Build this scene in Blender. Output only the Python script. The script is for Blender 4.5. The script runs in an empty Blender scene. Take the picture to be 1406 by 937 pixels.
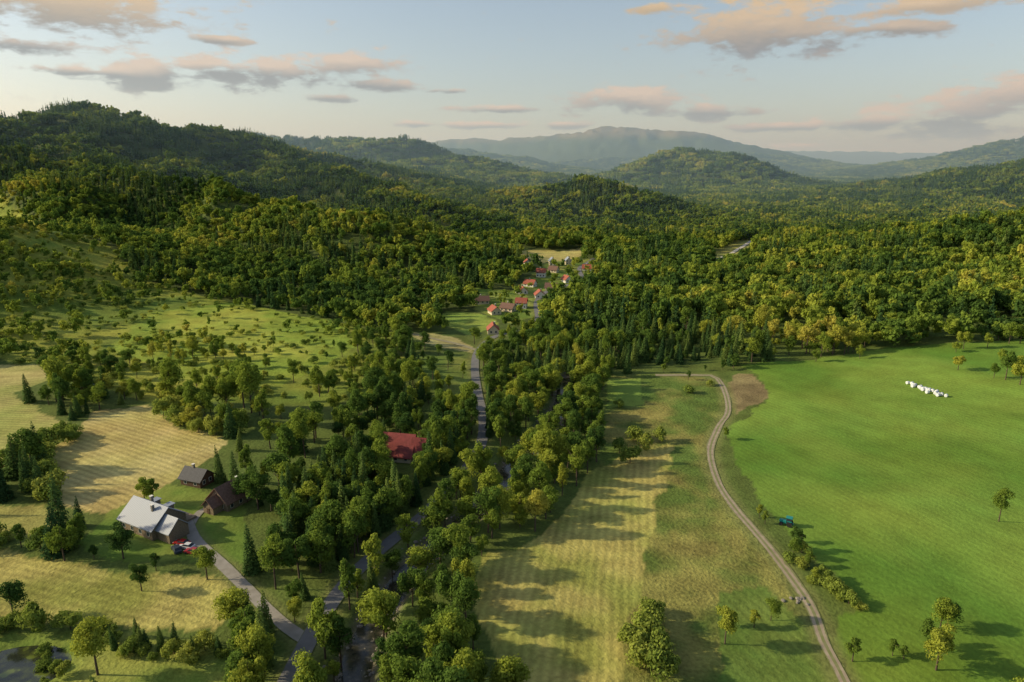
import bpy, math, numpy as np, random
from mathutils import Vector
rng=np.random.default_rng(7); random.seed(5)
scene=bpy.context.scene
TH=math.radians(14.5); S=math.sin(TH); C=math.cos(TH); H=100.0
SUN_AZ=math.radians(-88); SUN_EL=math.radians(24)
# ------------------------------------------------------------------ survey helpers
# sight lines taken from the drone station (bearing / depression) -> real ground positions
def ray(u,v):
    a=(u-703)/937; b=(v-468)/937
    return np.array([a, C-b*S, -S-b*C])
def R(u,v,Y):
    d=ray(u,v); t=Y/d[1]; return [d[0]*t, Y, H+d[2]*t]
def hsh(ix,iy,s):
    n=(ix*374761393+iy*668265263+s*1442695041).astype(np.int64)&0xffffffff
    n=((n^(n>>13))*1274126177)&0xffffffff
    n=(n^(n>>16))&0xffffff
    return n/float(0xffffff)
def vn(x,y,sc,s=0):
    x=np.asarray(x,float)/sc;y=np.asarray(y,float)/sc
    ix=np.floor(x).astype(np.int64);iy=np.floor(y).astype(np.int64)
    fx=x-ix;fy=y-iy;fx=fx*fx*(3-2*fx);fy=fy*fy*(3-2*fy)
    a=hsh(ix,iy,s);b=hsh(ix+1,iy,s);c=hsh(ix,iy+1,s);d=hsh(ix+1,iy+1,s)
    return (a*(1-fx)+b*fx)*(1-fy)+(c*(1-fx)+d*fx)*fy
def fbm(x,y,sc,s=0,o=4):
    r=0;A=0.5
    for i in range(o):
        r=r+A*(vn(x,y,sc/2**i,s+i*7)*2-1);A*=0.5
    return r
def sstep(a,b,x):
    t=np.clip((x-a)/(b-a),0,1); return t*t*(3-2*t)
RP={
'left_hill':(400,[(-500,190,1100),(-200,160,1250),(0,150,1350),(75,147,1400),(150,165,1450),(215,167,1520),(300,190,1650),(400,211,1800),(480,231,1900),(560,252,2000)]),
'left_near':(130,[(-400,210,480),(-100,250,560),(0,268,600),(100,314,600),(200,360,580)]),
'spur0':(80,[(-100,165,1150),(30,208,950),(120,258,800),(180,315,690)]),
'spur1':(85,[(60,200,1150),(150,220,1000),(250,240,900),(400,262,790),(500,284,720),(600,326,670),(680,385,600)]),
'spur2':(95,[(400,216,1400),(500,242,1200),(600,270,1050),(680,308,920),(740,348,850)]),
'ridgeD':(330,[(150,178,4000),(280,180,3800),(350,184,3600),(420,191,3400),(545,189,3000),(620,212,2800),(700,235,2700),(760,254,2600)]),
'ridgeD2':(200,[(480,216,2400),(560,231,2300),(640,249,2200),(700,270,2100)]),
'hillE':(110,[(660,285,1450),(720,256,1380),(800,240,1300),(860,261,1250),(930,293,1150),(1000,330,1050)]),
'hillC':(270,[(800,262,3300),(870,233,3150),(940,205,3000),(980,211,2900),(1040,247,2750),(1100,282,2600)]),
'rightG':(300,[(1900,150,1600),(1600,185,1800),(1406,216,1900),(1300,240,2000),(1200,270,2050),(1100,296,2000)]),
'rightG2':(110,[(1900,170,700),(1700,205,720),(1500,248,750),(1406,270,760),(1250,312,760),(1130,346,760)]),
'farG3':(650,[(1700,145,4800),(1500,172,5000),(1406,193,5200),(1300,217,5500),(1200,247,5800)]),
'farA':(1000,[(520,213,9500),(600,203,9000),(640,190,8700),(720,189,8500),(800,182,8200),(845,174,8000),(880,177,8000),(930,180,7800),(1000,198,7500),(1070,220,7200),(1150,242,6800),(1190,256,6500)]),
'farA2':(450,[(600,206,6200),(640,207,6000),(700,215,5800),(760,228,5500),(820,246,5200)]),
'farB':(1200,[(900,212,15000),(1090,207,14000),(1200,208,14000),(1290,210,14000),(1450,218,14000),(1800,210,14000)]),
}
RID={}
for k,(w,p) in RP.items():
    q=[R(*a) for a in p]
    RID[k]=(w,[[x,y,max(2,z-(13 if y<4500 else 0))] for x,y,z in q])
STREAM=None; POND=None
def dpoly(x,y,pts):
    best=np.full(np.shape(x),1e9)
    for a,b in zip(pts[:-1],pts[1:]):
        dx=b[0]-a[0];dy=b[1]-a[1]
        t=np.clip(((x-a[0])*dx+(y-a[1])*dy)/(dx*dx+dy*dy+1e-9),0,1)
        best=np.minimum(best,np.hypot(x-a[0]-t*dx,y-a[1]-t*dy))
    return best
def height(x,y,carve=True):
    x=np.asarray(x,float);y=np.asarray(y,float)
    f=np.clip((y-500)/1500,0,1)
    wx=x+fbm(x,y,500,3,3)*80*f; wy=y+fbm(x,y,500,11,3)*80*f
    tot=np.zeros_like(x)
    for k,(w,p) in RID.items():
        best=np.zeros_like(x)
        for a,b in zip(p[:-1],p[1:]):
            ax,ay,az=a;bx,by,bz=b
            dx=bx-ax;dy=by-ay
            t=np.clip(((wx-ax)*dx+(wy-ay)*dy)/(dx*dx+dy*dy),0,1)
            d2=(wx-ax-t*dx)**2+(wy-ay-t*dy)**2
            best=np.maximum(best,(az+(bz-az)*t)*np.exp(-0.8*d2/w/w))
        tot+=(best/100)**7
    h=100*tot**(1/7)
    rg=1-np.abs(fbm(x,y,260,5,3))*2.2
    am_=.3+.24*sstep(550,750,y)*(1-sstep(900,1200,y))-.18*sstep(4500,6500,y)
    h=h*(1+am_*(rg-0.84))
    h=h+12*np.exp(-((x-330)/170)**2-((y-330)/150)**2)
    h=h+fbm(x,y,60,9,2)*1.6+fbm(x,y,22,19,2)*0.5*sstep(60,110,x)
    if carve and STREAM is not None:
        d=dpoly(x,y,STREAM); h=h-2.2*(1-sstep(2.0,6.5,d))
    if carve and POND is not None:
        d=np.hypot((x-POND[0])/1.5,y-POND[1]); k=1-sstep(5,9,d); h=h*(1-k)+(POND[2]-1.0)*k
    return h
ts=50*1.004**np.arange(1200)
def G(u,v):
    d=ray(u,v); P=d[None,:]*ts[:,None]; z=H+P[:,2]; h=height(P[:,0],P[:,1],False)
    hit=z<h
    i=int(np.argmax(hit)) if hit.any() else -1
    return (float(P[i,0]),float(P[i,1]))
PX={
'road':[(365,1000),(395,937),(430,870),(455,830),(490,785),(540,742),(590,700),(610,672),(640,645),(660,612),(664,580),(656,540),(652,505),(657,482),(680,462),(735,447),(737,415),(752,400),(785,390),(800,383),(796,368),(815,355)],
'siderd':[(656,482),(625,472),(590,464),(550,456)],
'drive':[(425,882),(395,862),(350,820),(310,780),(270,745),(255,712)],
'drive2':[(262,722),(275,703),(300,695)],
'track':[(1180,1000),(1160,937),(1130,880),(1110,830),(1060,760),(1010,700),(985,660),(975,620),(985,590),(1000,560),(985,520),(960,516),(900,516)],
'stream':[(478,1000),(485,937),(490,905),(505,865),(560,780),(650,700),(700,640),(745,590),(772,548),(776,515)],
'farrd':[(985,356),(1003,349),(1018,340),(1032,331)],
'Fcenter':[(820,640),(925,605),(915,660),(880,780),(870,850),(845,937),(835,1000),(700,1000),(700,937),(640,835),(665,760),(735,745),(780,690)],
'Frough':[(840,515),(960,515),(1000,540),(985,590),(972,640),(1010,710),(1080,800),(1140,937),(1160,1000),(835,1000),(845,937),(870,850),(880,780),(915,660),(925,605),(820,640),(830,570)],
'Fmeadow':[(1015,500),(1100,495),(1200,480),(1406,466),(1700,455),(1900,960),(1200,1000),(1165,930),(1150,850),(1190,835),(1130,780),(1060,705),(1010,640),(1000,590),(1055,550),(1040,515)],
'Fgreen2':[(832,520),(878,520),(880,555),(835,560)],
'Fgreen3':[(990,820),(1050,810),(1110,860),(1150,940),(1160,1000),(985,1000)],
'Fdirt':[(1005,515),(1035,515),(1055,548),(1010,570),(1000,540)],
'FhayL':[(60,630),(130,565),(200,555),(250,590),(310,600),(300,625),(250,650),(200,690),(150,705),(70,690)],
'FupL':[(-150,505),(0,500),(70,500),(80,515),(20,540),(100,590),(60,620),(0,640),(-200,660)],
'FmidL':[(-100,690),(60,695),(90,710),(60,735),(0,740),(-100,740)],
'FlowL':[(-150,765),(0,760),(150,780),(310,800),(330,820),(300,860),(130,865),(0,855),(-150,850)],
'Flawn':[(150,700),(230,665),(330,690),(345,740),(340,775),(300,775),(240,770),(150,770),(110,745)],
'Fbot':[(-150,865),(0,868),(160,870),(330,890),(320,1000),(-200,1000)],
'scrub':[(200,430),(330,415),(470,445),(490,475),(440,505),(380,530),(250,520),(150,480)],
'scrub2':[(0,262),(200,385),(450,440),(540,460),(560,520),(450,560),(200,550),(0,490),(-200,450),(-200,240)],
'Fside':[(545,453),(620,462),(652,475),(650,485),(590,473)],
'Fvil1':[(610,427),(660,430),(690,445),(640,462),(600,440)],
'Fvil2':[(715,342),(770,345),(800,340),(800,352),(740,362),(715,352)],
'Fvil3':[(650,395),(700,400),(760,358),(820,355),(830,390),(760,410),(735,435),(700,445),(650,425)],
'Fmid':[(560,480),(645,495),(645,560),(600,560)],
'plant':[(470,625),(600,625),(640,600),(645,620),(600,675),(560,712),(500,770),(450,800),(400,770),(380,700)],
'plant2':[(300,860),(350,815),(390,860),(385,1000),(290,1000)],
}
W={k:[G(*p) for p in v] for k,v in PX.items()}
def catmull(p,step=3.0):
    p=[np.array(a,float) for a in p]; p=[2*p[0]-p[1]]+p+[2*p[-1]-p[-2]]
    out=[]
    for i in range(1,len(p)-2):
        n=max(2,int(np.linalg.norm(p[i+1]-p[i])/step))
        for j in range(n):
            t=j/n
            out.append(0.5*((2*p[i])+(-p[i-1]+p[i+1])*t+(2*p[i-1]-5*p[i]+4*p[i+1]-p[i+2])*t*t+(-p[i-1]+3*p[i]-3*p[i+1]+p[i+2])*t**3))
    out.append(p[-2]); return out
ROADS={k:catmull(W[k]) for k in ('road','siderd','drive','drive2','track','farrd')}
STREAM_S=catmull(W['stream'],4); STREAM=[tuple(a) for a in catmull(W['stream'],9)]
pc=G(22,915); POND=(pc[0],pc[1],float(height(pc[0],pc[1],False)))
def pip(x,y,poly):
    ins=np.zeros(np.shape(x),bool);n=len(poly)
    for i in range(n):
        x1,y1=poly[i];x2,y2=poly[(i+1)%n]
        if abs(y1-y2)<1e-9: continue
        c=((y1>y)!=(y2>y))&(x<(x2-x1)*(y-y1)/(y2-y1)+x1)
        ins^=c
    return ins
# ------------------------------------------------------------------ material helpers
def newmat(name):
    m=bpy.data.materials.new(name);m.use_nodes=True
    return m,m.node_tree,m.node_tree.nodes['Principled BSDF']
def simple(name,col,rough=.8,metal=0,noise=0.0,nscale=3):
    m,nt,b=newmat(name);b.inputs['Roughness'].default_value=rough;b.inputs['Metallic'].default_value=metal
    if 'Specular IOR Level' in b.inputs: b.inputs['Specular IOR Level'].default_value=.3
    if noise>0:
        n=nt.nodes.new('ShaderNodeTexNoise');n.inputs['Scale'].default_value=nscale;n.inputs['Detail'].default_value=5
        tc=nt.nodes.new('ShaderNodeTexCoord');nt.links.new(tc.outputs['Object'],n.inputs['Vector'])
        r=nt.nodes.new('ShaderNodeValToRGB')
        r.color_ramp.elements[0].position=.3;r.color_ramp.elements[1].position=.7
        r.color_ramp.elements[0].color=[c*(1-noise) for c in col[:3]]+[1];r.color_ramp.elements[1].color=[min(1,c*(1+noise)) for c in col[:3]]+[1]
        nt.links.new(n.outputs[0],r.inputs[0]);nt.links.new(r.outputs[0],b.inputs['Base Color'])
    else: b.inputs['Base Color'].default_value=list(col[:3])+[1]
    return m
def ramp(nt,stops):
    r=nt.nodes.new('ShaderNodeValToRGB');e=r.color_ramp.elements
    e[0].position=stops[0][0];e[0].color=(*stops[0][1],1);e[1].position=stops[-1][0];e[1].color=(*stops[-1][1],1)
    for p,c in stops[1:-1]:
        q=e.new(p);q.color=(*c,1)
    return r
def leafmat(name,stops,trans=.4,big=110):
    m=bpy.data.materials.new(name);m.use_nodes=True;nt=m.node_tree;nt.nodes.clear();L=nt.links
    oi=nt.nodes.new('ShaderNodeObjectInfo');ge=nt.nodes.new('ShaderNodeNewGeometry')
    n1=nt.nodes.new('ShaderNodeTexNoise');n1.inputs['Scale'].default_value=1/big;n1.inputs['Detail'].default_value=4
    L.new(ge.outputs['Position'],n1.inputs['Vector'])
    def ma(op,a,b):
        x=nt.nodes.new('ShaderNodeMath');x.operation=op
        for i,v in enumerate((a,b)):
            if isinstance(v,(int,float)): x.inputs[i].default_value=v
            else: L.new(v,x.inputs[i])
        return x.outputs[0]
    s=ma('ADD',ma('MULTIPLY',oi.outputs['Random'],.7),ma('MULTIPLY',ma('SUBTRACT',n1.outputs[0],.5),1.8))
    s=ma('ADD',s,.1)
    r=ramp(nt,stops);L.new(s,r.inputs[0])
    d=nt.nodes.new('ShaderNodeBsdfDiffuse');t=nt.nodes.new('ShaderNodeBsdfTranslucent')
    L.new(r.outputs[0],d.inputs[0]);L.new(r.outputs[0],t.inputs[0])
    mx=nt.nodes.new('ShaderNodeMixShader');mx.inputs[0].default_value=trans
    L.new(d.outputs[0],mx.inputs[1]);L.new(t.outputs[0],mx.inputs[2])
    o=nt.nodes.new('ShaderNodeOutputMaterial');L.new(mx.outputs[0],o.inputs[0]);return m
M_DEC=leafmat('foliage_deciduous',[(0,(.06,.115,.028)),(.3,(.125,.2,.035)),(.6,(.235,.30,.042)),(.85,(.36,.385,.055)),(1,(.46,.42,.075))],.42)
M_CON=leafmat('foliage_conifer',[(0,(.04,.085,.03)),(.5,(.085,.145,.038)),(1,(.2,.25,.055))],.25)
M_SHR=leafmat('foliage_shrub',[(0,(.13,.2,.04)),(.5,(.25,.31,.055)),(1,(.42,.42,.08))])
M_BARK=simple('bark',(.09,.065,.045),.9,0,.4,4)
# ------------------------------------------------------------------ terrain
rr=[60.0]
while rr[-1]<800: rr.append(rr[-1]+1.6)
while rr[-1]<30000: rr.append(rr[-1]*1.013)
rr=np.array(rr);N=len(rr);M=760
th=np.radians(np.linspace(-66,66,M))
Rr,T=np.meshgrid(rr,th,indexing='ij');X=(Rr*np.sin(T)).ravel();Y=(Rr*np.cos(T)-60).ravel()
Z=height(X,Y)
def grid_mesh(name,co,N,M):
    me=bpy.data.meshes.new(name)
    i=(np.arange(N-1)[:,None]*M+np.arange(M-1)[None,:]).ravel()
    F=np.stack([i,i+M,i+M+1,i+1],-1)
    me.vertices.add(len(co));me.vertices.foreach_set('co',co.astype(np.float32).ravel())
    me.loops.add(F.size);me.loops.foreach_set('vertex_index',F.astype(np.int32).ravel())
    me.polygons.add(len(F));me.polygons.foreach_set('loop_start',np.arange(0,F.size,4,dtype=np.int32));me.polygons.foreach_set('loop_total',np.full(len(F),4,np.int32))
    me.update(calc_edges=True);me.polygons.foreach_set('use_smooth',np.ones(len(F),bool));return me
me=grid_mesh('ground',np.stack([X,Y,Z],1),N,M)
jx=X+fbm(X,Y,9,31,3)*3.5;jy=Y+fbm(X,Y,9,37,3)*3.5
near=Y<1100
col=np.zeros((len(X),3))
col[:]=np.array([.07,.095,.025])
nr=(1-sstep(350,520,Y))[:,None];col=col*(1-nr)+np.array([.10,.135,.03])*nr
far=sstep(3500,5500,Y)[:,None]
top=sstep(330,430,Z+60*fbm(X,Y,700,77,3))[:,None]
fc=np.array([.05,.075,.03])*(1-top)+np.array([.16,.13,.07])*top
col=col*(1-far)+fc*far
mow=np.zeros(len(X));mc=np.zeros(len(X));smo=np.ones(len(X))
def paint(k,c,c2=None,nsc=25,w=1.0,strength=0,ang=None,curve=0,rough=1.0):
    idx=np.where(near)[0];ins=pip(jx[idx],jy[idx],W[k]);q=idx[ins]
    nn=sstep(-.35,.35,fbm(X[q],Y[q],nsc,len(k)*13,4))[:,None]
    c=np.array(c);c2=np.array(c2 if c2 else c)
    col[q]=col[q]*(1-w)+w*(c*(1-nn)+c2*nn)
    mow[q]=strength;smo[q]=rough
    if ang is not None:
        a=math.radians(ang);mc[q]=X[q]*math.cos(a)+Y[q]*math.sin(a)+curve*np.sin(Y[q]/60)
paint('scrub2',(.14,.19,.03),(.28,.29,.045),40)
paint('scrub',(.2,.27,.035),(.33,.35,.055),30)
paint('Fvil3',(.14,.21,.035),(.25,.27,.06),25)
paint('Frough',(.10,.15,.03),(.24,.22,.06),12,rough=1.25)
paint('Fmid',(.11,.16,.03),(.18,.21,.045),20)
paint('Fcenter',(.26,.27,.06),(.40,.35,.10),14,1,.4,-6,5,.9)
paint('Fgreen2',(.16,.25,.04),(.2,.28,.05),rough=.6);paint('Fgreen3',(.10,.17,.03),(.15,.21,.04),15,.8,.3,20,0,.8)
paint('Fmeadow',(.11,.195,.025),(.175,.262,.04),45,1,.2,35,10,.6)
paint('Fdirt',(.17,.135,.06),(.25,.2,.09),8)
paint('FhayL',(.40,.33,.11),(.48,.40,.16),20,1,.5,62,4,.8)
paint('FupL',(.29,.3,.08),(.42,.37,.13),20,1,.4,80,4,.8)
paint('FmidL',(.27,.26,.07),(.33,.3,.09),20);paint('FlowL',(.24,.25,.055),(.39,.34,.10),16,1,.35,75,4)
paint('Flawn',(.12,.19,.03),(.19,.24,.045),10,rough=.6);paint('Fbot',(.14,.21,.035),(.26,.28,.06),14)
paint('Fside',(.34,.3,.12),(.42,.38,.16));paint('Fvil1',(.2,.28,.05),(.28,.32,.06));paint('Fvil2',(.4,.34,.11),(.44,.38,.13))
for k,w_ in (('road',3.6),('track',3.2),('drive',3)):
    q=np.where(near)[0];d=dpoly(X[q],Y[q],ROADS[k][::3]);a=(1-sstep(w_*.6,w_*1.5,d))[:,None]
    col[q]=col[q]*(1-a*.7)+np.array([.18,.19,.06])*a*.7; mow[q]*=(1-a[:,0])
q=np.where(Y<600)[0];d=dpoly(X[q],Y[q],STREAM);a=(1-sstep(3,6,d))[:,None];col[q]=col[q]*(1-a)+np.array([.15,.13,.09])*a
q=np.where(near)[0];d=dpoly(X[q],Y[q],W['farrd']);a=(1-sstep(10,30,d))[:,None];col[q]=col[q]*(1-a)+np.array([.3,.29,.08])*a
at=me.color_attributes.new('gcol','FLOAT_COLOR','POINT');at.data.foreach_set('color',np.concatenate([col,np.ones((len(col),1))],1).astype(np.float32).ravel())
for nme,arr in (('mow',mow),('mc',mc),('smo',smo)):
    a=me.attributes.new(nme,'FLOAT','POINT');a.data.foreach_set('value',arr.astype(np.float32))
ground=bpy.data.objects.new('ground',me);scene.collection.objects.link(ground)
m,nt,b=newmat('ground');L=nt.links;b.inputs['Roughness'].default_value=.95;b.inputs['Specular IOR Level'].default_value=.1
def node(t,**k):
    n=nt.nodes.new(t)
    for a,v in k.items(): setattr(n,a,v)
    return n
def mth(op,a,b_=0.0,c_=None):
    x=nt.nodes.new('ShaderNodeMath');x.operation=op
    for i,v in enumerate((a,b_) if c_ is None else (a,b_,c_)):
        if isinstance(v,(int,float)): x.inputs[i].default_value=v
        else: nt.links.new(v,x.inputs[i])
    return x.outputs[0]
def noise(sc,det=4,vec=None):
    n=nt.nodes.new('ShaderNodeTexNoise');n.inputs['Scale'].default_value=sc;n.inputs['Detail'].default_value=det
    nt.links.new(vec if vec else ge.outputs['Position'],n.inputs['Vector']);return n.outputs[0]
ge=node('ShaderNodeNewGeometry');ac=node('ShaderNodeAttribute',attribute_name='gcol');am=node('ShaderNodeAttribute',attribute_name='mow');acc=node('ShaderNodeAttribute',attribute_name='mc');asm=node('ShaderNodeAttribute',attribute_name='smo')
nz=noise(.12,6);nf=noise(1.1,4);nb=noise(.03,3)
ph=mth('ADD',mth('MULTIPLY',acc.outputs['Fac'],2*math.pi/2.3),mth('MULTIPLY',noise(.03,2),7.0))
st=mth('MULTIPLY',mth('SINE',ph),am.outputs['Fac'])
st2=mth('MULTIPLY',mth('SINE',mth('MULTIPLY',ph,.23)),am.outputs['Fac'])
f=mth('MULTIPLY',st,mth('MULTIPLY',nf,.55))
f=mth('ADD',f,mth('MULTIPLY',st2,.10))
g2_=mth('ADD',mth('MULTIPLY',mth('SUBTRACT',nz,.5),1.1),mth('MULTIPLY',mth('SUBTRACT',nf,.5),1.0))
f=mth('ADD',mth('ADD',f,1.0),mth('MULTIPLY',g2_,asm.outputs['Fac']))
vm=node('ShaderNodeVectorMath',operation='SCALE');L.new(ac.outputs['Color'],vm.inputs[0]);L.new(f,vm.inputs['Scale'])
hs=node('ShaderNodeHueSaturation');L.new(vm.outputs[0],hs.inputs['Color']);L.new(mth('ADD',.465,mth('MULTIPLY',nb,.07)),hs.inputs['Hue'])
L.new(hs.outputs[0],b.inputs['Base Color'])
bp=node('ShaderNodeBump');bp.inputs['Distance'].default_value=.5;L.new(mth('MULTIPLY',asm.outputs['Fac'],.6),bp.inputs['Strength'])
L.new(mth('ADD',nf,mth('MULTIPLY',st,.15)),bp.inputs['Height']);L.new(bp.outputs[0],b.inputs['Normal'])
me.materials.append(m)
# ------------------------------------------------------------------ strips
def strip(name,pts,width,mat,zoff,nc=5,zfun=None,jit=0):
    P=np.array(pts);T_=np.gradient(P,axis=0);T_/=np.linalg.norm(T_,axis=1)[:,None]+1e-9;Nn=np.stack([-T_[:,1],T_[:,0]],1)
    s=np.linspace(-1,1,nc);co=[]
    for j in range(nc):
        w_=width/2*(1+(jit*fbm(np.arange(len(P))*3.0,np.full(len(P),j*7.0),12,3,2) if abs(s[j])==1 else 0))
        q=P+Nn*(s[j]*w_ if np.isscalar(w_) else (s[j]*w_)[:,None])
        co.append(np.concatenate([q,np.zeros((len(P),1))],1))
    co=np.stack(co,1)
    z=np.stack([height(co[:,j,0],co[:,j,1]) for j in range(nc)],1) if zfun is None else np.repeat(zfun(P)[:,None],nc,1)
    if zfun is None:
        z=z*.35+.65*z.mean(1,keepdims=True)
        k=np.ones(5)/5; zz=np.stack([np.convolve(np.pad(z[:,j],2,'edge'),k,'valid') for j in range(nc)],1); z=np.maximum(zz,z)
    co[:,:,2]=z+zoff
    me=grid_mesh(name,co.reshape(-1,3),len(P),nc)
    uv=me.attributes.new('across','FLOAT','POINT');uv.data.foreach_set('value',np.tile(s,len(P)).astype(np.float32))
    o=bpy.data.objects.new(name,me);scene.collection.objects.link(o);me.materials.append(mat);return o
def roadmat(name,c0,c1,edge,rut=False):
    global nt
    m,nt_,b=newmat(name);nt=nt_;b.inputs['Roughness'].default_value=.85
    global ge;ge=nt.nodes.new('ShaderNodeNewGeometry')
    a=nt.nodes.new('ShaderNodeAttribute');a.attribute_name='across'
    n=noise(.5,5);r=ramp(nt,[(.3,c0),(.7,c1)]);nt.links.new(n,r.inputs[0])
    mix=nt.nodes.new('ShaderNodeMix');mix.data_type='RGBA'
    ab=mth('ABSOLUTE',a.outputs['Fac'])
    if rut: fac=mth('ADD',mth('LESS_THAN',ab,.25),mth('GREATER_THAN',mth('ADD',ab,mth('MULTIPLY',noise(.8,3),.5)),1.0))
    else: fac=mth('GREATER_THAN',mth('ADD',ab,mth('MULTIPLY',noise(.6,3),.2)),1.02)
    fac=mth('MULTIPLY',fac,mth('ADD',.35,mth('MULTIPLY',noise(.7,3),.9)))
    nt.links.new(fac,mix.inputs[0]);nt.links.new(r.outputs[0],mix.inputs[6]);mix.inputs[7].default_value=(*edge,1)
    nt.links.new(mix.outputs[2],b.inputs['Base Color']);return m
M_ASPH=roadmat('asphalt',(.14,.135,.135),(.18,.175,.17),(.14,.15,.06))
M_DIRT=roadmat('dirt_track',(.26,.2,.14),(.38,.31,.21),(.16,.18,.05),True)
M_GRAV=roadmat('gravel_drive',(.24,.215,.18),(.32,.29,.25),(.15,.17,.06))
M_LANE=roadmat('pale_lane',(.5,.45,.36),(.6,.54,.44),(.3,.29,.1))
strip('asphalt_road',ROADS['road'],4.2,M_ASPH,.22);strip('dirt_track',ROADS['track'],2.8,M_DIRT,.12,7,None,.5)
strip('gravel_driveway',ROADS['drive'],3.2,M_GRAV,.15,5,None,.3);strip('garden_path',ROADS['drive2'],2.4,M_GRAV,.14,5,None,.3)
strip('side_lane',ROADS['siderd'],3.2,M_DIRT,.18);strip('distant_lane',ROADS['farrd'],5,M_LANE,.6)
mw,nt,b=newmat('stream_water');ge=nt.nodes.new('ShaderNodeNewGeometry');b.inputs['Roughness'].default_value=.15
r=ramp(nt,[(.35,(.02,.022,.015)),(.6,(.05,.045,.03)),(.8,(.14,.13,.11))]);nt.links.new(noise(.9,5),r.inputs[0]);nt.links.new(r.outputs[0],b.inputs['Base Color'])
zs=lambda P:height(P[:,0],P[:,1])+.45
strip('stream',STREAM_S,8,mw,0,5,zs)
mp,nt,b=newmat('pond_water');b.inputs['Roughness'].default_value=.08;ge=nt.nodes.new('ShaderNodeNewGeometry')
r=ramp(nt,[(.42,(.025,.03,.018)),(.55,(.05,.06,.02)),(.62,(.12,.15,.03))]);nt.links.new(noise(.35,5),r.inputs[0]);nt.links.new(r.outputs[0],b.inputs['Base Color'])
vv=[(POND[0]+math.cos(a)*12.5*(1+.12*math.sin(3*a)),POND[1]+math.sin(a)*8*(1+.12*math.cos(2*a)),POND[2]-.5) for a in np.linspace(0,2*math.pi,40)[:-1]]
pm=bpy.data.meshes.new('pond');pm.from_pydata(vv,[],[list(range(len(vv)))]);pm.materials.append(mp)
scene.collection.objects.link(bpy.data.objects.new('pond',pm))
# ------------------------------------------------------------------ trees
def quadset(cen,nrm,size,asp=.7):
    n=len(cen);r=rng.normal(size=(n,3));nrm=nrm/(np.linalg.norm(nrm,axis=1)[:,None]+1e-9)
    t=np.cross(nrm,r);t/=np.linalg.norm(t,axis=1)[:,None]+1e-9;b=np.cross(nrm,t)
    s=np.broadcast_to(size,(n,))[:,None]
    j=lambda:(1+rng.uniform(-.3,.3,(n,1)))
    v=np.stack([cen+t*s*j(),cen+b*s*asp*j()+nrm*s*.15,cen-t*s*j(),cen-b*s*asp*j()-nrm*s*.15],1)
    return v.reshape(-1,3)
def trunk(Ht,r0,limbs,lean=0,seed=0):
    g=np.random.default_rng(seed);V=[];F=[]
    def tube(p0,p1,ra,rb,n=6):
        p0=np.array(p0,float);p1=np.array(p1,float);d=p1-p0;d/=np.linalg.norm(d);a=np.cross(d,[.3,1,.2]);a/=np.linalg.norm(a);b=np.cross(d,a);o=len(V)
        for p,r_ in ((p0,ra),(p1,rb)):
            for k in range(n):
                an=2*math.pi*k/n;V.append(p+a*math.cos(an)*r_+b*math.sin(an)*r_)
        for k in range(n): F.append([o+k,o+(k+1)%n,o+n+(k+1)%n,o+n+k])
    tube((0,0,-.5),(0,0,Ht*.45),r0,r0*.65);tube((0,0,Ht*.45),(lean,0,Ht*.88),r0*.65,r0*.15)
    for i in range(limbs):
        a=g.uniform(0,6.28);z=Ht*g.uniform(.25,.6);l=Ht*g.uniform(.18,.3)
        tube((0,0,z),(math.cos(a)*l,math.sin(a)*l,z+l*.8),r0*.4,r0*.08,4)
    return np.array(V),F
def build_tree(name,leafv,mat,tv=None,tf=None):
    me=bpy.data.meshes.new(name);nq=len(leafv)//4
    V=leafv;F=np.arange(nq*4).reshape(-1,4)
    if tv is not None:
        F=np.concatenate([F,np.array(tf)+len(leafv)]);V=np.concatenate([leafv,tv])
    me.vertices.add(len(V));me.vertices.foreach_set('co',V.astype(np.float32).ravel())
    me.loops.add(F.size);me.loops.foreach_set('vertex_index',F.astype(np.int32).ravel())
    me.polygons.add(len(F));me.polygons.foreach_set('loop_start',np.arange(0,F.size,4,dtype=np.int32));me.polygons.foreach_set('loop_total',np.full(len(F),4,np.int32))
    me.materials.append(mat);me.materials.append(M_BARK)
    mi=np.zeros(len(F),np.int32);mi[nq:]=1;me.update(calc_edges=True);me.polygons.foreach_set('material_index',mi);return me
def rdirs(n,up=.3):
    d=rng.normal(size=(n,3));d/=np.linalg.norm(d,axis=1)[:,None];d[:,2]+=up;return d/np.linalg.norm(d,axis=1)[:,None]
def decid_v(Ht,rad,nl,nq,qs,low=.32,lf=.42):
    cz=Ht*(low+1)/2;hz=Ht*(1-low)/2;P=[];Nn=[]
    for i in range(nl):
        d=rdirs(1,.1)[0];k=rng.uniform(.35,.88)
        c=np.array([d[0]*rad*k,d[1]*rad*k,cz+d[2]*hz*k*1.0]);tz=(c[2]-cz)/hz
        lr=rad*lf*rng.uniform(.6,1.2)*(1-.3*max(0,tz))
        D=rdirs(nq,.25);rr_=lr*(1+rng.normal(0,.2,nq))
        P.append(c+D*rr_[:,None]*[1,1,.85]);Nn.append(D+rng.normal(0,.4,(nq,3)))
    P=np.concatenate(P);Nn=np.concatenate(Nn)
    return quadset(P,Nn,qs*rng.uniform(.6,1.3,len(P)))
def decid(name,Ht,rad,nl,nq,qs,mat=None,low=.32,limbs=6,tr=True,seed=0,lf=.42):
    mat=mat or M_DEC;lv=decid_v(Ht,rad,nl,nq,qs,low,lf)
    if tr: tv,tf=trunk(Ht,Ht*.018+.05,limbs,.3,seed);return build_tree(name,lv,mat,tv,tf)
    return build_tree(name,lv,mat)
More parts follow.
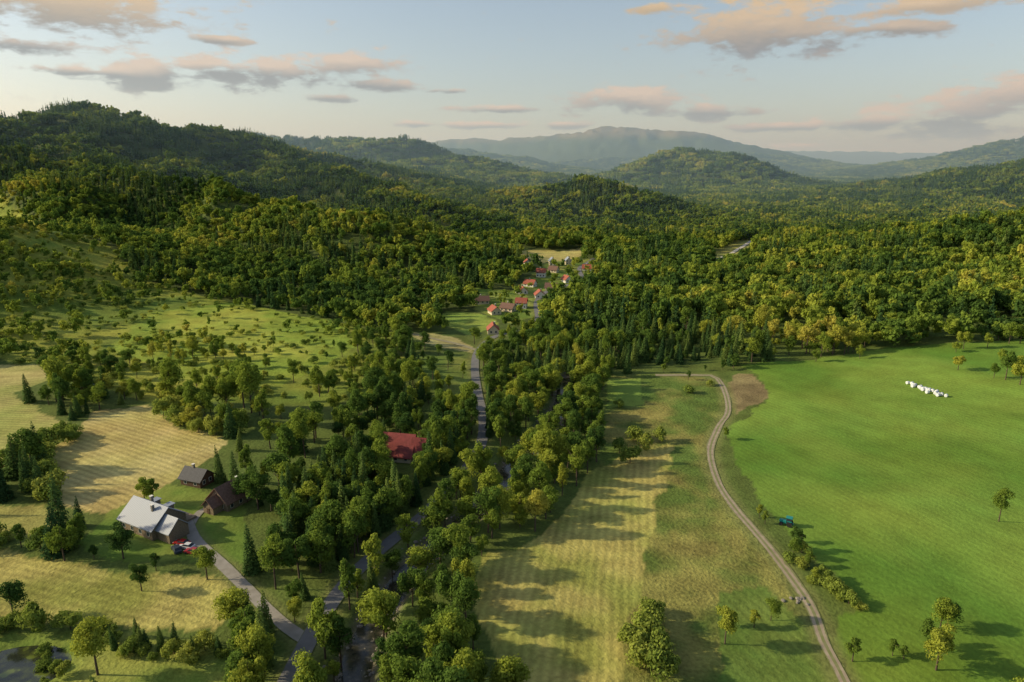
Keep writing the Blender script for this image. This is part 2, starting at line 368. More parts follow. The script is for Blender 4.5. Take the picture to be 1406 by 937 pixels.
def spruce_v(Ht,rad,n,qs):
    u=1-np.sqrt(rng.uniform(0,1,n));z=Ht*(.06+.94*u)
    saw=1-((z*1.35)%1)*.38
    r=rad*(1-u)**.85*saw*rng.uniform(0,1,n)**.38*(1+rng.normal(0,.07,n))+.05
    a=rng.uniform(0,6.283,n);P=np.stack([np.cos(a)*r,np.sin(a)*r,z-.22*r],1)
    Nn=np.stack([np.cos(a)*.6,np.sin(a)*.6,np.full(n,.85)],1)+rng.normal(0,.35,(n,3))
    return quadset(P,Nn,qs*rng.uniform(.6,1.2,n)*(.55+.5*(1-u)),.6)
def spruce(name,Ht,rad,n,qs,tr=True,mat=None):
    lv=spruce_v(Ht,rad,n,qs)
    if tr: tv,tf=trunk(Ht,.2,0);return build_tree(name,lv,mat or M_CON,tv,tf)
    return build_tree(name,lv,mat or M_CON)
NEAR={'dec':[decid('deciduous_tree_mesh',11.5+i,4.0+.35*(i%3),12+i,210,.32,seed=i) for i in range(5)]+[decid('birch_mesh',13,2.5,13,150,.3,low=.22,lf=.5,seed=9),decid('poplar_mesh',15,2.3,16,140,.3,low=.15,lf=.55,seed=8)],
 'con':[spruce('spruce_mesh',13+i,2.7+.2*i,1700,.42) for i in range(3)],
 'shr':[decid('shrub_mesh',4.2+.6*i,2.7,8,150,.28,M_SHR,low=.05,limbs=3,lf=.5,seed=20+i) for i in range(3)]}
MID={'dec':[decid('deciduous_mid_mesh',12.5+i,4.3,9,42,.8,tr=False) for i in range(3)]+[decid('birch_mid_mesh',14,2.9,8,36,.75,tr=False,low=.2,lf=.55),decid('broad_mid_mesh',11,5.4,11,42,.85,tr=False)],'con':[spruce('spruce_mid_mesh',16,3.0,330,.9,False) for i in range(3)],'shr':[decid('shrub_mid_mesh',4.8,3.0,6,36,.6,M_SHR,low=.05,tr=False,lf=.5) for i in range(2)]}
def midclump(name,con):
    out=[]
    for i in range(7):
        ang=i*2.4+rng.uniform(-.3,.3);rad_=3.6*math.sqrt(i+.3);off=np.array([math.cos(ang)*rad_,math.sin(ang)*rad_,0])
        v=spruce_v(rng.uniform(13,18),3.0,130,1.3) if con else decid_v(rng.uniform(11,15.5),rng.uniform(3.4,4.8),7,20,1.15)
        out.append(v+off)
    return build_tree(name,np.concatenate(out),M_CON if con else M_DEC)
MCL=[midclump('tree_group_mesh',0) for i in range(4)]+[midclump('spruce_group_mesh',1) for i in range(2)]
def clump(name,con):
    P=[];Nn=[];Sz=[]
    for i in range(16):
        x,y=rng.uniform(-17,17,2);h=rng.uniform(11,17)
        n=26
        if rng.uniform()<con:
            u=rng.uniform(0,1,n);a=rng.uniform(0,6.28,n);r=3.2*(1-u)
            P.append(np.stack([x+np.cos(a)*r,y+np.sin(a)*r,u*h*1.15],1));Nn.append(np.stack([np.cos(a),np.sin(a),np.full(n,.6)],1))
        else:
            D=rdirs(n,.5);P.append(np.array([x,y,h*.6])+D*[4.6,4.6,h*.38]);Nn.append(D+rng.normal(0,.2,(n,3)))
        Sz.append(np.full(n,1.9))
    return build_tree(name,quadset(np.concatenate(P),np.concatenate(Nn),np.concatenate(Sz),.8),M_CON if con>.5 else M_DEC)
FAR=[clump('forest_clump_mesh',.1),clump('forest_clump_mesh',.2),clump('forest_clump_mesh',.8),clump('forest_clump_mesh',.9)]
def scatter(name,meshes,x,y,scale,vi,zoff=-.2):
    n=len(x)
    if n==0: return
    z=height(x,y)+zoff
    col_=bpy.data.collections.new(name+'_kinds')
    for i,mm in enumerate(meshes):
        o=bpy.data.objects.new('%s_kind_%02d'%(name,i),mm);col_.objects.link(o)
    me=bpy.data.meshes.new(name);me.vertices.add(n);me.vertices.foreach_set('co',np.stack([x,y,z],1).astype(np.float32).ravel())
    a=me.attributes.new('sc','FLOAT_VECTOR','POINT');a.data.foreach_set('vector',scale.astype(np.float32).ravel())
    a=me.attributes.new('rt','FLOAT_VECTOR','POINT');a.data.foreach_set('vector',np.stack([rng.normal(0,.04,n),rng.normal(0,.04,n),rng.uniform(0,6.28,n)],1).astype(np.float32).ravel())
    a=me.attributes.new('vi','INT','POINT');a.data.foreach_set('value',vi.astype(np.int32))
    o=bpy.data.objects.new(name,me);scene.collection.objects.link(o)
    ng=bpy.data.node_groups.new(name,'GeometryNodeTree')
    ng.interface.new_socket('Geometry',in_out='INPUT',socket_type='NodeSocketGeometry');ng.interface.new_socket('Geometry',in_out='OUTPUT',socket_type='NodeSocketGeometry')
    gi=ng.nodes.new('NodeGroupInput');go=ng.nodes.new('NodeGroupOutput')
    ci=ng.nodes.new('GeometryNodeCollectionInfo');ci.inputs['Collection'].default_value=col_;ci.inputs['Separate Children'].default_value=True;ci.inputs['Reset Children'].default_value=True
    ip=ng.nodes.new('GeometryNodeInstanceOnPoints');ip.inputs['Pick Instance'].default_value=True
    def na(nm,t):
        q=ng.nodes.new('GeometryNodeInputNamedAttribute');q.data_type=t;q.inputs['Name'].default_value=nm;return q.outputs['Attribute']
    l=ng.links;l.new(gi.outputs[0],ip.inputs['Points']);l.new(ci.outputs[0],ip.inputs['Instance']);l.new(na('vi','INT'),ip.inputs['Instance Index'])
    er=ng.nodes.new('FunctionNodeEulerToRotation');l.new(na('rt','FLOAT_VECTOR'),er.inputs[0]);l.new(er.outputs[0],ip.inputs['Rotation']);l.new(na('sc','FLOAT_VECTOR'),ip.inputs['Scale'])
    l.new(ip.outputs[0],go.inputs[0]);md=o.modifiers.new('scatter','NODES');md.node_group=ng
    return o
FIELDS=['Fcenter','Frough','Fmeadow','Fgreen2','Fgreen3','Fdirt','FhayL','FupL','FmidL','FlowL','Flawn','Fbot','Fside','Fvil1','Fvil2']
def cand(s,y0,y1,seed,half=48):
    g=np.random.default_rng(seed);xm=y1*math.tan(math.radians(half))+60
    xs=np.arange(-xm,xm,s);ys=np.arange(y0,y1,s);x,y=np.meshgrid(xs,ys);x=x.ravel()+g.uniform(-.55,.55,x.size)*s;y=y.ravel()+g.uniform(-.55,.55,y.size)*s
    k=np.abs(x)<y*math.tan(math.radians(half))+60
    return x[k],y[k],g
HOUSES=[]
def far_clear(x,y):
    out=np.zeros(len(x),bool)
    for kk in (0,.3,.6,.9): out|=dpoly(x*(1+kk*.14),y*(1+kk*.14),W['farrd'])<(13 if kk<.2 else 7)
    return out
def clearing(x,y,h):
    """True where an open field/road is, or where a tree would stand in front of it (towards the south)"""
    out=far_clear(x,y)
    for kk in (0,.3,.5):
        px=x*(1+kk*h/(100-h));py=y*(1+kk*h/(100-h))
        for k in FIELDS: out|=pip(px,py,W[k])
    for kk,ex in ((0,0),(.3,-2.)):
        px=x*(1+kk*h/(100-h));py=y*(1+kk*h/(100-h))
        for k,wd in (('road',4.2),('track',3.5),('drive',4),('drive2',3),('siderd',3.5)):
            out|=dpoly(px,py,ROADS[k][::3])<wd+ex
    for hx,hy,hr in HOUSES:
        for kk in (0,.5,1):
            out|=np.hypot(x*(1+kk*h/(100-h))-hx,y*(1+kk*h/(100-h))-hy)<hr
    out|=dpoly(x,y,STREAM)<2.6
    return out
HP={'barn':(212,722,11),'h2':(272,664,6),'h3':(318,690,8),'church':(550,628,8),'cars':(258,755,6)}
for k,(u,v,r_) in HP.items():
    a=G(u,v);HOUSES.append((a[0],a[1],r_))
VIL=[(677,457),(679,431),(698,427),(716,423),(716,403),(741,408),(757,398),(743,380),(758,364),(780,363),(760,374),(806,371),(728,393),(778,387),(662,417),(724,366)]
VILW=[G(*p) for p in VIL]
for a in VILW: HOUSES.append((a[0],a[1],8))
# near + mid forest
x,y,g=cand(5.7,45,1000,1)
cn=fbm(x,y,55,61,3)
hh=height(x,y);u0=g.uniform(0,1,len(x))
prob=np.full(len(x),.85);size=.42+.75*g.uniform(0,1,len(x))**.85
kind=np.where(g.uniform(0,1,len(x))<sstep(-.02,.3,cn+.0022*hh)*.75+.03,1,0)
s2=pip(x,y,W['scrub2']);s1=pip(x,y,W['scrub'])
nn=fbm(x,y,34,71,3)
prob[s2]=(.16+.7*sstep(-.1,.15,nn+.008*hh))[s2];size[s2]=g.uniform(.35,.85,s2.sum());kind[s2]=np.where(g.uniform(0,1,s2.sum())<.35,2,0)
prob[s1]=(.07+.75*sstep(.03,.25,nn))[s1];size[s1]=g.uniform(.35,.7,s1.sum());kind[s1]=np.where(g.uniform(0,1,s1.sum())<.5,2,0)
vl=pip(x,y,W['Fvil3'])|pip(x,y,W['Fmid']);prob[vl]=.28;size[vl]=g.uniform(.4,.7,vl.sum());kind[vl]=0
pl=pip(x,y,W['plant'])|pip(x,y,W['plant2']);prob[pl]=.0
tk=dpoly(x,y,ROADS['track'][::3])<16;prob[tk]=.3;size[tk]=g.uniform(.25,.5,tk.sum());kind[tk]=0
lowf=(y<420)&(x<60)&(x>-60)&~vl;size[lowf]=g.uniform(.5,1.0,lowf.sum());prob[lowf]=.93
ks=lowf&(y<260);kind[ks]=np.where(g.uniform(0,1,ks.sum())<.05,1,0)
gap=(sstep(-.1,.2,fbm(x,y,70,171,3))>.8)&(y<420)&~lowf;prob[gap]*=.45
gap2=(fbm(x,y,26,181,3)>.22)&(y>400)&(hh<60);prob[gap2]*=.35
big=(y>400)&(x>20)&(~vl);size[big]*=1.15
cl=clearing(x,y,9.0)
keep=(u0<prob)&~cl
x,y,size,kind=x[keep],y[keep],size[keep],kind[keep]
def add(px_,py_,s,k):
    global x,y,size,kind
    x=np.concatenate([x,px_]);y=np.concatenate([y,py_]);size=np.concatenate([size,s]);kind=np.concatenate([kind,k])
# plantations
for key,s_,pc_ in (('plant',3.9,.75),('plant2',4.4,.35)):
    px_,py_,g2=cand(s_,45,420,5);pk=pip(px_,py_,W[key])&~clearing(px_,py_,12);px_,py_=px_[pk],py_[pk]
    add(px_,py_,g2.uniform(.6,.95,len(px_)),np.where(g2.uniform(0,1,len(px_))<pc_,1,0))
# understory shrubs in the scrub
px_,py_,g3=cand(5,200,700,16);pk=pip(px_,py_,W['scrub2'])&(g3.uniform(0,1,len(px_))<.18)&~clearing(px_,py_,3)
px_,py_=px_[pk],py_[pk];add(px_,py_,g3.uniform(.3,.7,len(px_)),np.full(len(px_),2))
# hedge rows
def row(pts,sp,s0,s1,kd,jit=1.0):
    p=np.array(catmull([G(*q) for q in pts],sp));p=p+rng.normal(0,jit,p.shape)
    add(p[:,0],p[:,1],rng.uniform(s0,s1,len(p)),np.full(len(p),kd))
row([(672,600),(673,560),(668,520)],2.0,.45,.55,1,.3)
row([(160,885),(230,892),(300,900)],2.4,.3,.55,1,1.4);row([(165,895),(300,908)],3,.4,.9,2,1.5)
row([(100,596),(60,632),(55,690)],4,.8,1.4,2,2);row([(-60,745),(60,742),(100,755)],4,.5,1.0,2,2);row([(-60,862),(100,868),(170,872)],4,.5,.9,2,1.5)
row([(-80,700),(0,640),(60,625)],4,.8,1.4,2,3)
row([(232,540),(250,585),(300,598),(330,590)],5,.8,1.3,2,2)
row([(60,895),(80,915),(75,940)],2,.3,.55,2,.8);row([(1095,770),(1150,815),(1185,838)],3,.35,.7,2,1.2)
D=np.hypot(x,y)
def sc3(s,g): return np.stack([s*g.uniform(.8,1.2,len(s)),s*g.uniform(.8,1.2,len(s)),s*g.uniform(.78,1.3,len(s))],1)
names={0:('dec','deciduous_trees'),1:('con','spruce_trees'),2:('shr','shrubs')}
for kd,(key,nm) in names.items():
    a=(kind==kd)&(D<400);L_=NEAR[key];vi=rng.integers(0,len(L_),a.sum());scatter('near_'+nm,L_,x[a],y[a],sc3(size[a]*(1.0 if kd!=2 else 1.2),rng),vi)
    a=(kind==kd)&(D>=400);L_=MID[key];vi=rng.integers(0,len(L_),a.sum());scatter('hillside_'+nm,L_,x[a],y[a],sc3(size[a],rng),vi)
x,y,g=cand(17.5,1005,2300,2)
cn=fbm(x,y,130,61,4);con=(g.uniform(0,1,len(x))<sstep(-.1,.25,cn+.0014*height(x,y))*.75+.1)
k=~far_clear(x,y);x,y,con=x[k],y[k],con[k]
scatter('valley_forest',MCL,x,y,sc3(g.uniform(.9,1.2,len(x)),rng),np.where(con,4+rng.integers(0,2,len(x)),rng.integers(0,4,len(x))),-.8)
x,y,g=cand(27,2300,6800,3,46)
cn=fbm(x,y,300,61,4);vi=np.where(g.uniform(0,1,len(x))<sstep(-.15,.25,cn),2,0)+g.integers(0,2,len(x))
scatter('distant_forest',FAR,x,y,sc3(np.full(len(x),1.0),g),vi,-1)
# individual trees
def place(name,me,u,v,s,pt=None):
    a=pt or G(u,v);o=bpy.data.objects.new(name,me);scene.collection.objects.link(o);o.location=(a[0],a[1],float(height(a[0],a[1]))-.15)
    o.scale=(s*random.uniform(.9,1.1),s*random.uniform(.9,1.1),s*random.uniform(.9,1.15));o.rotation_euler=(0,0,random.uniform(0,6.28));return o
nd=NEAR['dec'];nc_=NEAR['con'];ns=NEAR['shr']
for u,v,s in [(1371,716,.62),(1380,522,.75),(1400,528,.9),(1364,520,.45),(1394,515,.7),(1315,508,.7),(1322,480,.75),(1312,484,.5),(1355,478,.6),(1376,500,.6),(1385,472,.9),(1400,472,.95),(1370,468,.8),(1250,472,1),(1262,470,.7),(1180,492,.5),(1120,497,.6),
  (1285,920,.75),(1275,895,.6),(1290,865,.55),(1300,860,.5),(995,885,.55),(1058,852,.45),(1000,860,.4),
  (135,928,.75),(195,812,.55),(285,797,.6),(20,850,.7),(170,768,.75),(270,582,.7),(250,560,.6),(405,855,.5),(355,700,.9),(340,690,.8)]:
    place('deciduous_tree',random.choice(nd[:5]),u,v,s)
for u,v,s in [(1225,900,.35),(1170,908,.5),(1035,862,.4),(1095,757,.5),(1110,780,.45),(1090,745,.4),(1042,712,.35),(1050,720,.35),(1118,800,.4),(1240,905,.3),(30,752,.6),(65,752,.6),(200,695,.8),(212,690,.7),(130,770,.4),(215,785,.45),(945,522,.4)]:
    place('birch_tree',nd[5],u,v,s)
for u,v,s in [(865,636,1.4),(885,618,1.3),(850,622,1.2),(905,607,1.1),(870,605,1.3),(890,860,1.2),(885,880,1.3),(900,900,1.4),(880,915,1.3),(905,930,1.4),(870,895,1.1),(895,845,.9),(850,560,.8),(945,540,.9),(975,530,.7),(1130,800,.8),(1150,815,.9),(1100,760,.7),(1165,830,.8)]:
    place('willow_shrub',random.choice(ns),u,v,s)
# ------------------------------------------------------------------ builders
def mesh(name,V,F,mat,parent=None,smooth=False):
    me=bpy.data.meshes.new(name);me.from_pydata([tuple(v) for v in V],[],F);me.materials.append(mat);me.update()
    o=bpy.data.objects.new(name,me);scene.collection.objects.link(o)
    if parent: o.parent=parent
    if smooth: me.polygons.foreach_set('use_smooth',[True]*len(me.polygons))
    return o
def box(name,c,s,mat,parent=None):
    x,y,z=c;a,b_,d=s[0]/2,s[1]/2,s[2]/2
    V=[(x+i*a,y+j*b_,z+k*d) for i in(-1,1) for j in(-1,1) for k in(-1,1)]
    return mesh(name,V,[(0,1,3,2),(4,6,7,5),(0,4,5,1),(2,3,7,6),(0,2,6,4),(1,5,7,3)],mat,parent)
def empty(name,x,y,rot,dz=0):
    o=bpy.data.objects.new(name,None);scene.collection.objects.link(o);o.location=(x,y,float(height(x,y,False))+dz);o.rotation_euler=(0,0,rot);return o
M_WHITE=simple('white_render',(.72,.68,.6),.8,0,.1,1);M_CREAM=simple('cream_render',(.6,.5,.34),.8,0,.1,1);M_WOOD=simple('dark_timber',(.09,.05,.03),.8,0,.35,3);M_TIM=simple('weathered_timber',(.2,.15,.1),.8,0,.3,3)
M_RED=simple('red_tile',(.3,.085,.05),.7,0,.25,2);M_BROWN=simple('brown_shingle',(.16,.09,.065),.8,0,.3,2);M_GLASS=simple('window_glass',(.03,.04,.05),.1);M_FR=simple('window_frame',(.7,.68,.62),.6);M_STONE=simple('stone',(.2,.18,.15),.9,0,.35,2)
M_DARKR=simple('dark_roof',(.06,.06,.065),.7,0,.2,2);M_DRED=simple('dark_red_sheet',(.22,.04,.035),.55,0,.2,1)
mm,nt,b=newmat('metal_sheet_roof');b.inputs['Roughness'].default_value=.6
tc=nt.nodes.new('ShaderNodeTexCoord');wv=nt.nodes.new('ShaderNodeTexWave');wv.inputs['Scale'].default_value=.55;wv.bands_direction='Y';wv.inputs['Distortion'].default_value=.2;nt.links.new(tc.outputs['Object'],wv.inputs['Vector'])
r=ramp(nt,[(0,(.15,.17,.2)),(.12,(.23,.26,.31)),(1,(.28,.31,.36))]);nt.links.new(wv.outputs[0],r.inputs[0]);nt.links.new(r.outputs[0],b.inputs['Base Color']);M_METAL=mm
def gable(parent,w,l,hw,hr,wall,roof,ox=0,oy=0,ov=.6,pre=''):
    """ridge runs along local Y"""
    a=w/2;bl=l/2
    V=[(-a,-bl,-1),(a,-bl,-1),(a,-bl,hw),(0,-bl,hw+hr),(-a,-bl,hw),(-a,bl,-1),(a,bl,-1),(a,bl,hw),(0,bl,hw+hr),(-a,bl,hw)]
    V=[(x+ox,y+oy,z) for x,y,z in V]
    mesh(pre+'walls',V,[(0,1,2,3,4),(9,8,7,6,5),(1,6,7,2),(5,0,4,9)],wall,parent)
    sl=hr/a;t=.22
    for s,nm in ((1,'roof_slope_a'),(-1,'roof_slope_b')):
        e=a+ov
        P=[(0,hw+hr+.02),(s*e,hw+hr-sl*e+.02),(s*e,hw+hr-sl*e+.02+t),(0,hw+hr+.02+t)]
        V=[(ox+p[0],oy-bl-ov,p[1]) for p in P]+[(ox+p[0],oy+bl+ov,p[1]) for p in P]
        mesh(pre+nm,V,[(0,1,2,3),(7,6,5,4),(0,4,5,1),(1,5,6,2),(2,6,7,3),(3,7,4,0)],roof,parent)
    return parent
def windows(parent,w,l,hw,n,rows=1,ox=0,oy=0,pre=''):
    k=0
    for rw in range(rows):
        zc=1.5+rw*2.6
        for s in (-1,1):
            for i in range(n):
                yy=oy-l/2+l*(i+.5)/n
                box(pre+'window_frame_%d'%k,(ox+s*(w/2+.02),yy,zc),(.1,1.2,1.4),M_FR,parent);box(pre+'window_%d'%k,(ox+s*(w/2+.06),yy,zc),(.06,1.0,1.2),M_GLASS,parent);k+=1
            for xx in (-w*.22,w*.22):
                box(pre+'window_frame_%d'%k,(ox+xx,oy+s*(l/2+.02),zc),(1.2,.1,1.4),M_FR,parent);box(pre+'window_%d'%k,(ox+xx,oy+s*(l/2+.06),zc),(1.0,.06,1.2),M_GLASS,parent);k+=1
def chimney(parent,x,y,z,h=1.6): 
    box('chimney',(x,y,z+h/2-1),(.7,.7,h+2),M_STONE,parent);box('chimney_cap',(x,y,z+h+.06),(.9,.9,.12),M_WHITE,parent)
def at_(k): a=G(HP[k][0],HP[k][1]);return a
# big barn-like farmhouse
a=at_('barn');fh=empty('metal_roof_farmhouse',a[0],a[1],math.radians(62))
gable(fh,10.5,14,3.2,4.2,M_TIM,M_METAL);windows(fh,10.5,14,3.2,4)
gable(fh,6,6.0,3.0,2.9,M_TIM,M_METAL,-1.0,-9.3,.5,'wing_');box('terrace',(7.2,-2,.25),(3.4,9,.5),M_TIM,fh);box('door',(5.27,-.1,1.0),(.1,1.1,2.1),M_WOOD,fh)
chimney(fh,1.6,2,6.4);chimney(fh,-1.6,-3,6.4)
for i,yy in enumerate((-3,3)): box('roof_dormer_%d'%i,(3.2,yy,5.2),(2.0,1.8,1.3),M_TIM,fh);box('dormer_roof_%d'%i,(3.3,yy,5.93),(2.5,2.3,.14),M_METAL,fh)
a=at_('h2');h=empty('dark_roof_cottage',a[0],a[1],math.radians(70));gable(h,6,8,2.6,2.6,M_WOOD,M_DARKR);windows(h,6,8,2.6,2);chimney(h,0,1,4.8);box('door',(3.03,0,1),(.1,1,2),M_WHITE,h)
a=at_('h3');h=empty('timber_house',a[0],a[1],math.radians(-25));gable(h,8,10,2.9,4.0,M_TIM,M_BROWN);windows(h,8,10,2.9,3);gable(h,4,3.5,2.8,2.0,M_TIM,M_BROWN,0,-6.7,.5,'porch_');chimney(h,1,2,6.2);box('door',(0,-8.5,1),(1,.1,2),M_WOOD,h)
a=at_('church');h=empty('red_roof_chapel',a[0],a[1],math.radians(78));gable(h,9,11,2.6,6.2,M_CREAM,M_DRED);windows(h,9,11,2.6,3)
gable(h,4,4.5,4.2,4.0,M_CREAM,M_DRED,-1,-7.6,.4,'tower_');box('cross_post',(-1,-7.6,9.6),(.15,.15,2.6),M_WOOD,h);box('cross_bar',(-1,-7.6,10.2),(.15,1.1,.15),M_WOOD,h);box('door',(-1,-9.87,1.1),(1.4,.1,2.2),M_WOOD,h)
rf=[M_RED,M_RED,M_BROWN,M_RED,M_RED,M_RED,M_BROWN,M_RED]
for i,a in enumerate(VILW):
    w_=random.uniform(6,7.5);l_=random.uniform(7.5,10);hw=random.choice([2.5,2.7,4.4]);h=empty('village_house',a[0],a[1],math.radians(random.choice([5,80,20,100,60])))
    gable(h,w_,l_,hw,random.uniform(2.6,3.3),random.choice([M_WHITE,M_CREAM,M_CREAM]),rf[i%8] if i not in (8,9) else M_METAL);windows(h,w_,l_,hw,3,2 if hw>4 else 1);chimney(h,1,1,hw+2.2);box('door',(w_/2+.03,0,1),(.1,1,2),M_WOOD,h)
a=G(120,538);h=empty('timber_shed',a[0],a[1],.3);gable(h,4,6,2.2,1.4,M_TIM,M_DARKR);box('door',(2.03,0,.9),(.1,1,1.8),M_WOOD,h)
def cyl(name,c,r,w,mat,parent,n=16,axis='x'):
    V=[];F=[]
    for s in (-w/2,w/2):
        for k in range(n):
            an=2*math.pi*k/n;p=(s,math.cos(an)*r,math.sin(an)*r) if axis=='x' else (math.cos(an)*r,math.sin(an)*r,s)
            V.append((c[0]+p[0],c[1]+p[1],c[2]+p[2]))
    F=[(k,(k+1)%n,n+(k+1)%n,n+k) for k in range(n)]+[tuple(range(n))[::-1],tuple(range(n,2*n))]
    return mesh(name,V,F,mat,parent)
M_TYRE=simple('tyre',(.02,.02,.02),.9)
def extr(name,prof,w,mat,parent,taper=0):
    n=len(prof);V=[(-w/2+(taper if z>1.0 else 0),y,z) for y,z in prof]+[(w/2-(taper if z>1.0 else 0),y,z) for y,z in prof]
    F=[tuple(range(n)),tuple(range(n,2*n))[::-1]]+[(k,n+k,n+(k+1)%n,(k+1)%n) for k in range(n)]
    return mesh(name,V,F,mat,parent)
def car(u,v,rot,colr,nm):
    a=G(u,v);e=empty('parked_car',a[0],a[1],rot,.05);pm=simple('paint_'+nm,colr,.3)
    extr('body',[(-2.2,.3),(2.2,.3),(2.25,.7),(1.9,.85),(1.0,.98),(-1.9,1.0),(-2.2,.85)],1.78,pm,e)
    extr('cabin_glass',[(1.05,.97),(.35,1.4),(-1.2,1.42),(-1.85,.99)],1.6,M_GLASS,e,.12);box('roof',(0,-.42,1.435),(1.3,1.5,.06),pm,e)
    for i,(x_,y_) in enumerate(((-.85,1.4),(.85,1.4),(-.85,-1.35),(.85,-1.35))): cyl('wheel_%d'%i,(x_,y_,.33),.33,.22,M_TYRE,e)
    for s in (-.6,.6): box('headlamp',(s,2.2,.68),(.35,.12,.15),M_FR,e)
car(250,748,math.radians(75),(.35,.02,.02),'red');car(257,754,math.radians(75),(.6,.6,.6),'white');car(265,761,math.radians(75),(.3,.03,.04),'crimson');car(243,757,math.radians(40),(.04,.05,.07),'dark')
a=G(1080,722);e=empty('tractor',a[0],a[1],math.radians(60),.05);pt=simple('tractor_paint',(.02,.22,.2),.4)
extr('bonnet',[(.2,.9),(2.0,.8),(2.1,1.3),(1.9,1.5),(.2,1.6)],.9,pt,e);box('cab_glass',(0,-.5,1.95),(1.35,1.4,1.1),M_GLASS,e);box('cab_roof',(0,-.5,2.57),(1.6,1.7,.14),pt,e);box('chassis',(0,.1,.8),(.7,3.6,.4),pt,e)
for i,(x_,y_,r_) in enumerate(((-.85,-.7,.8),(.85,-.7,.8),(-.75,1.5,.5),(.75,1.5,.5))): cyl('wheel_%d'%i,(x_,y_,r_),r_,.42,M_TYRE,e)
box('mudguard_a',(-.85,-.7,1.66),(.5,1.2,.08),pt,e);box('mudguard_b',(.85,-.7,1.66),(.5,1.2,.08),pt,e)
# wrapped bales
V=[];F=[];c0=G(1252,532);c1=G(1288,541)
for i in range(27):
    t=i/26;x_=c0[0]+(c1[0]-c0[0])*t+random.uniform(-1.2,1.2);y_=c0[1]+(c1[1]-c0[1])*t+random.uniform(-4.5,4.5);z_=float(height(x_,y_));an0=.6+random.uniform(-.4,.4);o=len(V);n=14
    for s,r_ in ((-.62,.5),(-.6,.62),(-.5,.7),(.5,.7),(.6,.62),(.62,.5)):
        for k in range(n):
            an=2*math.pi*k/n;V.append((x_+math.cos(an0)*s*1.1-math.sin(an0)*math.cos(an)*r_,y_+math.sin(an0)*s*1.1+math.cos(an0)*math.cos(an)*r_,z_+.62+math.sin(an)*r_))
    for j in range(5):
        for k in range(n): F.append((o+j*n+k,o+j*n+(k+1)%n,o+(j+1)*n+(k+1)%n,o+(j+1)*n+k))
    F.append(tuple(range(o,o+n))[::-1]);F.append(tuple(range(o+5*n,o+6*n)))
mesh('hay_bales',V,F,simple('bale_wrap',(.6,.62,.62),.4),None,True)
# stones in stream and rock piles
import bmesh
def stone(seed):
    bm=bmesh.new();bmesh.ops.create_icosphere(bm,subdivisions=2,radius=.5);g=np.random.default_rng(seed)
    for v in bm.verts: v.co*=float(1+g.uniform(-.18,.18));v.co.z*=.65
    me=bpy.data.meshes.new('stone');bm.to_mesh(me);bm.free();me.materials.append(M_STONE);return me
ST=[stone(i) for i in range(3)]
P=np.array(STREAM_S);i=rng.integers(0,len(P),1500);q=P[i]+rng.normal(0,2.3,(1500,2));scatter('stream_stones',ST,q[:,0],q[:,1],sc3(rng.uniform(.4,1.2,1500),rng),rng.integers(0,3,1500),.05)
for nm,u,v,k in (('rock_pile',1093,826,9),):
    a=np.array(G(u,v));q=a+rng.normal(0,1.4,(k,2));scatter(nm,ST,q[:,0],q[:,1],sc3(rng.uniform(.5,1.1,k),rng),rng.integers(0,3,k),.1)
# ------------------------------------------------------------------ camera, light, sky, haze
cam=bpy.data.cameras.new('camera');cam.lens=24;cam.sensor_width=36;cam.clip_end=80000
co_=bpy.data.objects.new('camera',cam);scene.collection.objects.link(co_);co_.location=(0,0,100);co_.rotation_euler=(math.radians(75.5),0,0);scene.camera=co_
sun=bpy.data.lights.new('sun','SUN');sun.energy=5;sun.angle=math.radians(1.2);sun.color=(1,.85,.56)
so=bpy.data.objects.new('sun',sun);scene.collection.objects.link(so)
d=Vector((math.sin(SUN_AZ)*math.cos(SUN_EL),math.cos(SUN_AZ)*math.cos(SUN_EL),math.sin(SUN_EL)));so.rotation_euler=d.to_track_quat('Z','Y').to_euler()
w=bpy.data.worlds.new('World');scene.world=w;w.use_nodes=True;nt=w.node_tree;L=nt.links
sk=nt.nodes.new('ShaderNodeTexSky');sk.sky_type='NISHITA';sk.sun_disc=False;sk.sun_elevation=SUN_EL;sk.sun_rotation=SUN_AZ;sk.dust_density=1.6
hsv=nt.nodes.new('ShaderNodeHueSaturation');hsv.inputs['Saturation'].default_value=.8;L.new(sk.outputs[0],hsv.inputs['Color'])
tc=nt.nodes.new('ShaderNodeTexCoord');sx=nt.nodes.new('ShaderNodeSeparateXYZ');L.new(tc.outputs['Generated'],sx.inputs[0])
az=mth('ARCTAN2',sx.outputs[0],sx.outputs[1]);el=mth('ARCSINE',sx.outputs[2])
cv=nt.nodes.new('ShaderNodeCombineXYZ');L.new(mth('MULTIPLY',az,18.0),cv.inputs[0]);L.new(mth('MULTIPLY',el,48.0),cv.inputs[1])
cn=nt.nodes.new('ShaderNodeTexNoise');cn.inputs['Scale'].default_value=1.0;cn.inputs['Detail'].default_value=9;cn.inputs['Roughness'].default_value=.64;L.new(cv.outputs[0],cn.inputs['Vector'])
CL=[(195,103,75,16),(350,100,85,17),(285,88,50,11),(480,90,60,17),(530,118,50,9),(60,2,150,28),(35,62,60,8),(110,98,45,6),(1050,38,110,32),(1270,8,70,10),(1225,40,60,10),(865,138,80,17),(985,153,60,11),(1190,168,60,10),(1310,160,70,22),(1385,125,60,18),(690,150,60,5),(665,172,60,5),(780,172,40,5),(1100,202,40,6),(460,135,40,5),(900,10,30,7),(300,55,40,5),(1060,175,60,6),(570,170,30,5),(620,125,30,4)]
tot=None;sh=None
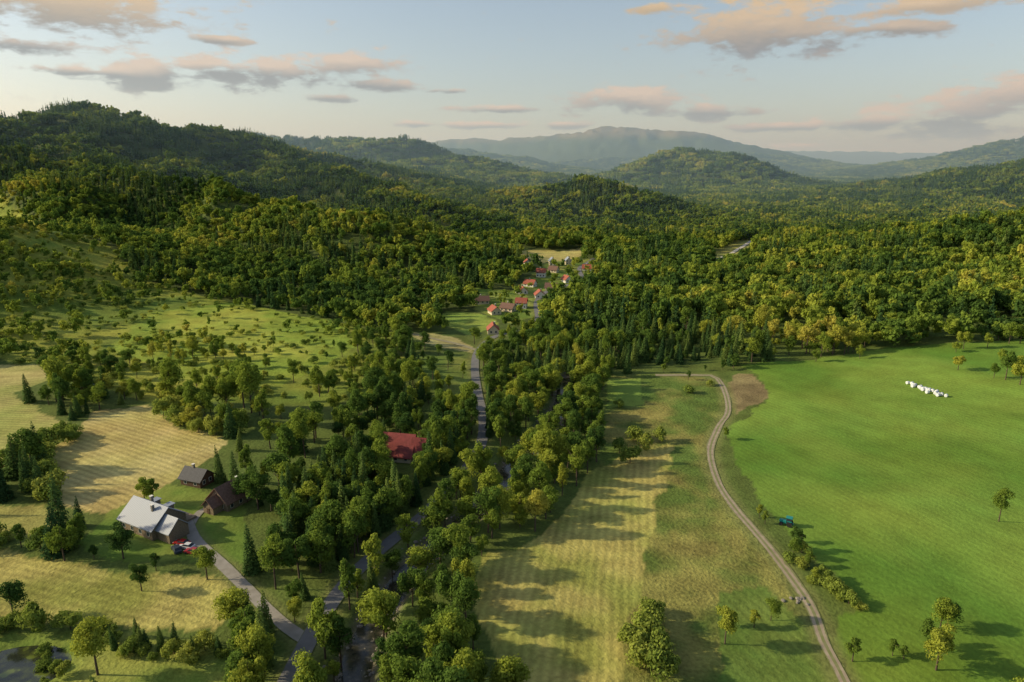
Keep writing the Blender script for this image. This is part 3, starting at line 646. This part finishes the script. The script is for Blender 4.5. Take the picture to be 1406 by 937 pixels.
for u,v,ru,rv in CL:
    dd=ray(u,v);a0=math.atan2(dd[0],dd[1]);e0=math.atan(dd[2]/math.hypot(dd[0],dd[1]))
    da=mth('MULTIPLY',mth('SUBTRACT',az,a0),937/ru);de=mth('MULTIPLY',mth('SUBTRACT',el,e0),937/rv)
    g_=mth('EXPONENT',mth('MULTIPLY',mth('ADD',mth('MULTIPLY',da,da),mth('MULTIPLY',de,de)),-.75))
    s_=mth('MULTIPLY',g_,de)
    tot=g_ if tot is None else mth('MAXIMUM',tot,g_);sh=s_ if sh is None else mth('ADD',sh,s_)
dens=mth('ADD',tot,mth('MULTIPLY',mth('SUBTRACT',cn.outputs[0],.5),2.8))
mr=nt.nodes.new('ShaderNodeMapRange');mr.interpolation_type='SMOOTHSTEP';mr.inputs[1].default_value=.34;mr.inputs[2].default_value=.85;L.new(dens,mr.inputs[0])
shf=nt.nodes.new('ShaderNodeMapRange');shf.inputs[1].default_value=-.4;shf.inputs[2].default_value=.5;L.new(mth('ADD',sh,mth('MULTIPLY',mth('SUBTRACT',cn.outputs[0],.5),1.2)),shf.inputs[0])
c1=nt.nodes.new('ShaderNodeMix');c1.data_type='RGBA';c1.inputs[6].default_value=(1.75,1.65,1.7,1);c1.inputs[7].default_value=(4.7,3.7,2.9,1);L.new(shf.outputs[0],c1.inputs[0])
hi=nt.nodes.new('ShaderNodeMapRange');hi.inputs[1].default_value=.14;hi.inputs[2].default_value=.22;L.new(el,hi.inputs[0])
c2=nt.nodes.new('ShaderNodeMix');c2.data_type='RGBA';c2.inputs[7].default_value=(4.7,3.1,1.15,1);L.new(mth('MULTIPLY',hi.outputs[0],.85),c2.inputs[0]);L.new(c1.outputs[2],c2.inputs[6])
mx=nt.nodes.new('ShaderNodeMix');mx.data_type='RGBA';L.new(mth('MULTIPLY',mr.outputs[0],.92),mx.inputs[0]);L.new(hsv.outputs[0],mx.inputs[6]);L.new(c2.outputs[2],mx.inputs[7])
L.new(mx.outputs[2],nt.nodes['Background'].inputs[0]);nt.nodes['Background'].inputs[1].default_value=.15
HY0,HY1=850,30000
hb=box('haze',(0,(HY0+HY1)/2,230),(40000,HY1-HY0,800),simple('tmp',(1,1,1)))
hm=bpy.data.materials.new('haze');hm.use_nodes=True;hn=hm.node_tree;hn.nodes.clear()
vs=hn.nodes.new('ShaderNodeVolumeScatter');vs.inputs['Color'].default_value=(.5,.75,1,1);vs.inputs['Density'].default_value=.000125;vs.inputs['Anisotropy'].default_value=.2
o=hn.nodes.new('ShaderNodeOutputMaterial');hn.links.new(vs.outputs[0],o.inputs['Volume']);hb.data.materials[0]=hm
scene.view_settings.view_transform='Standard';scene.view_settings.look='None';scene.view_settings.exposure=0
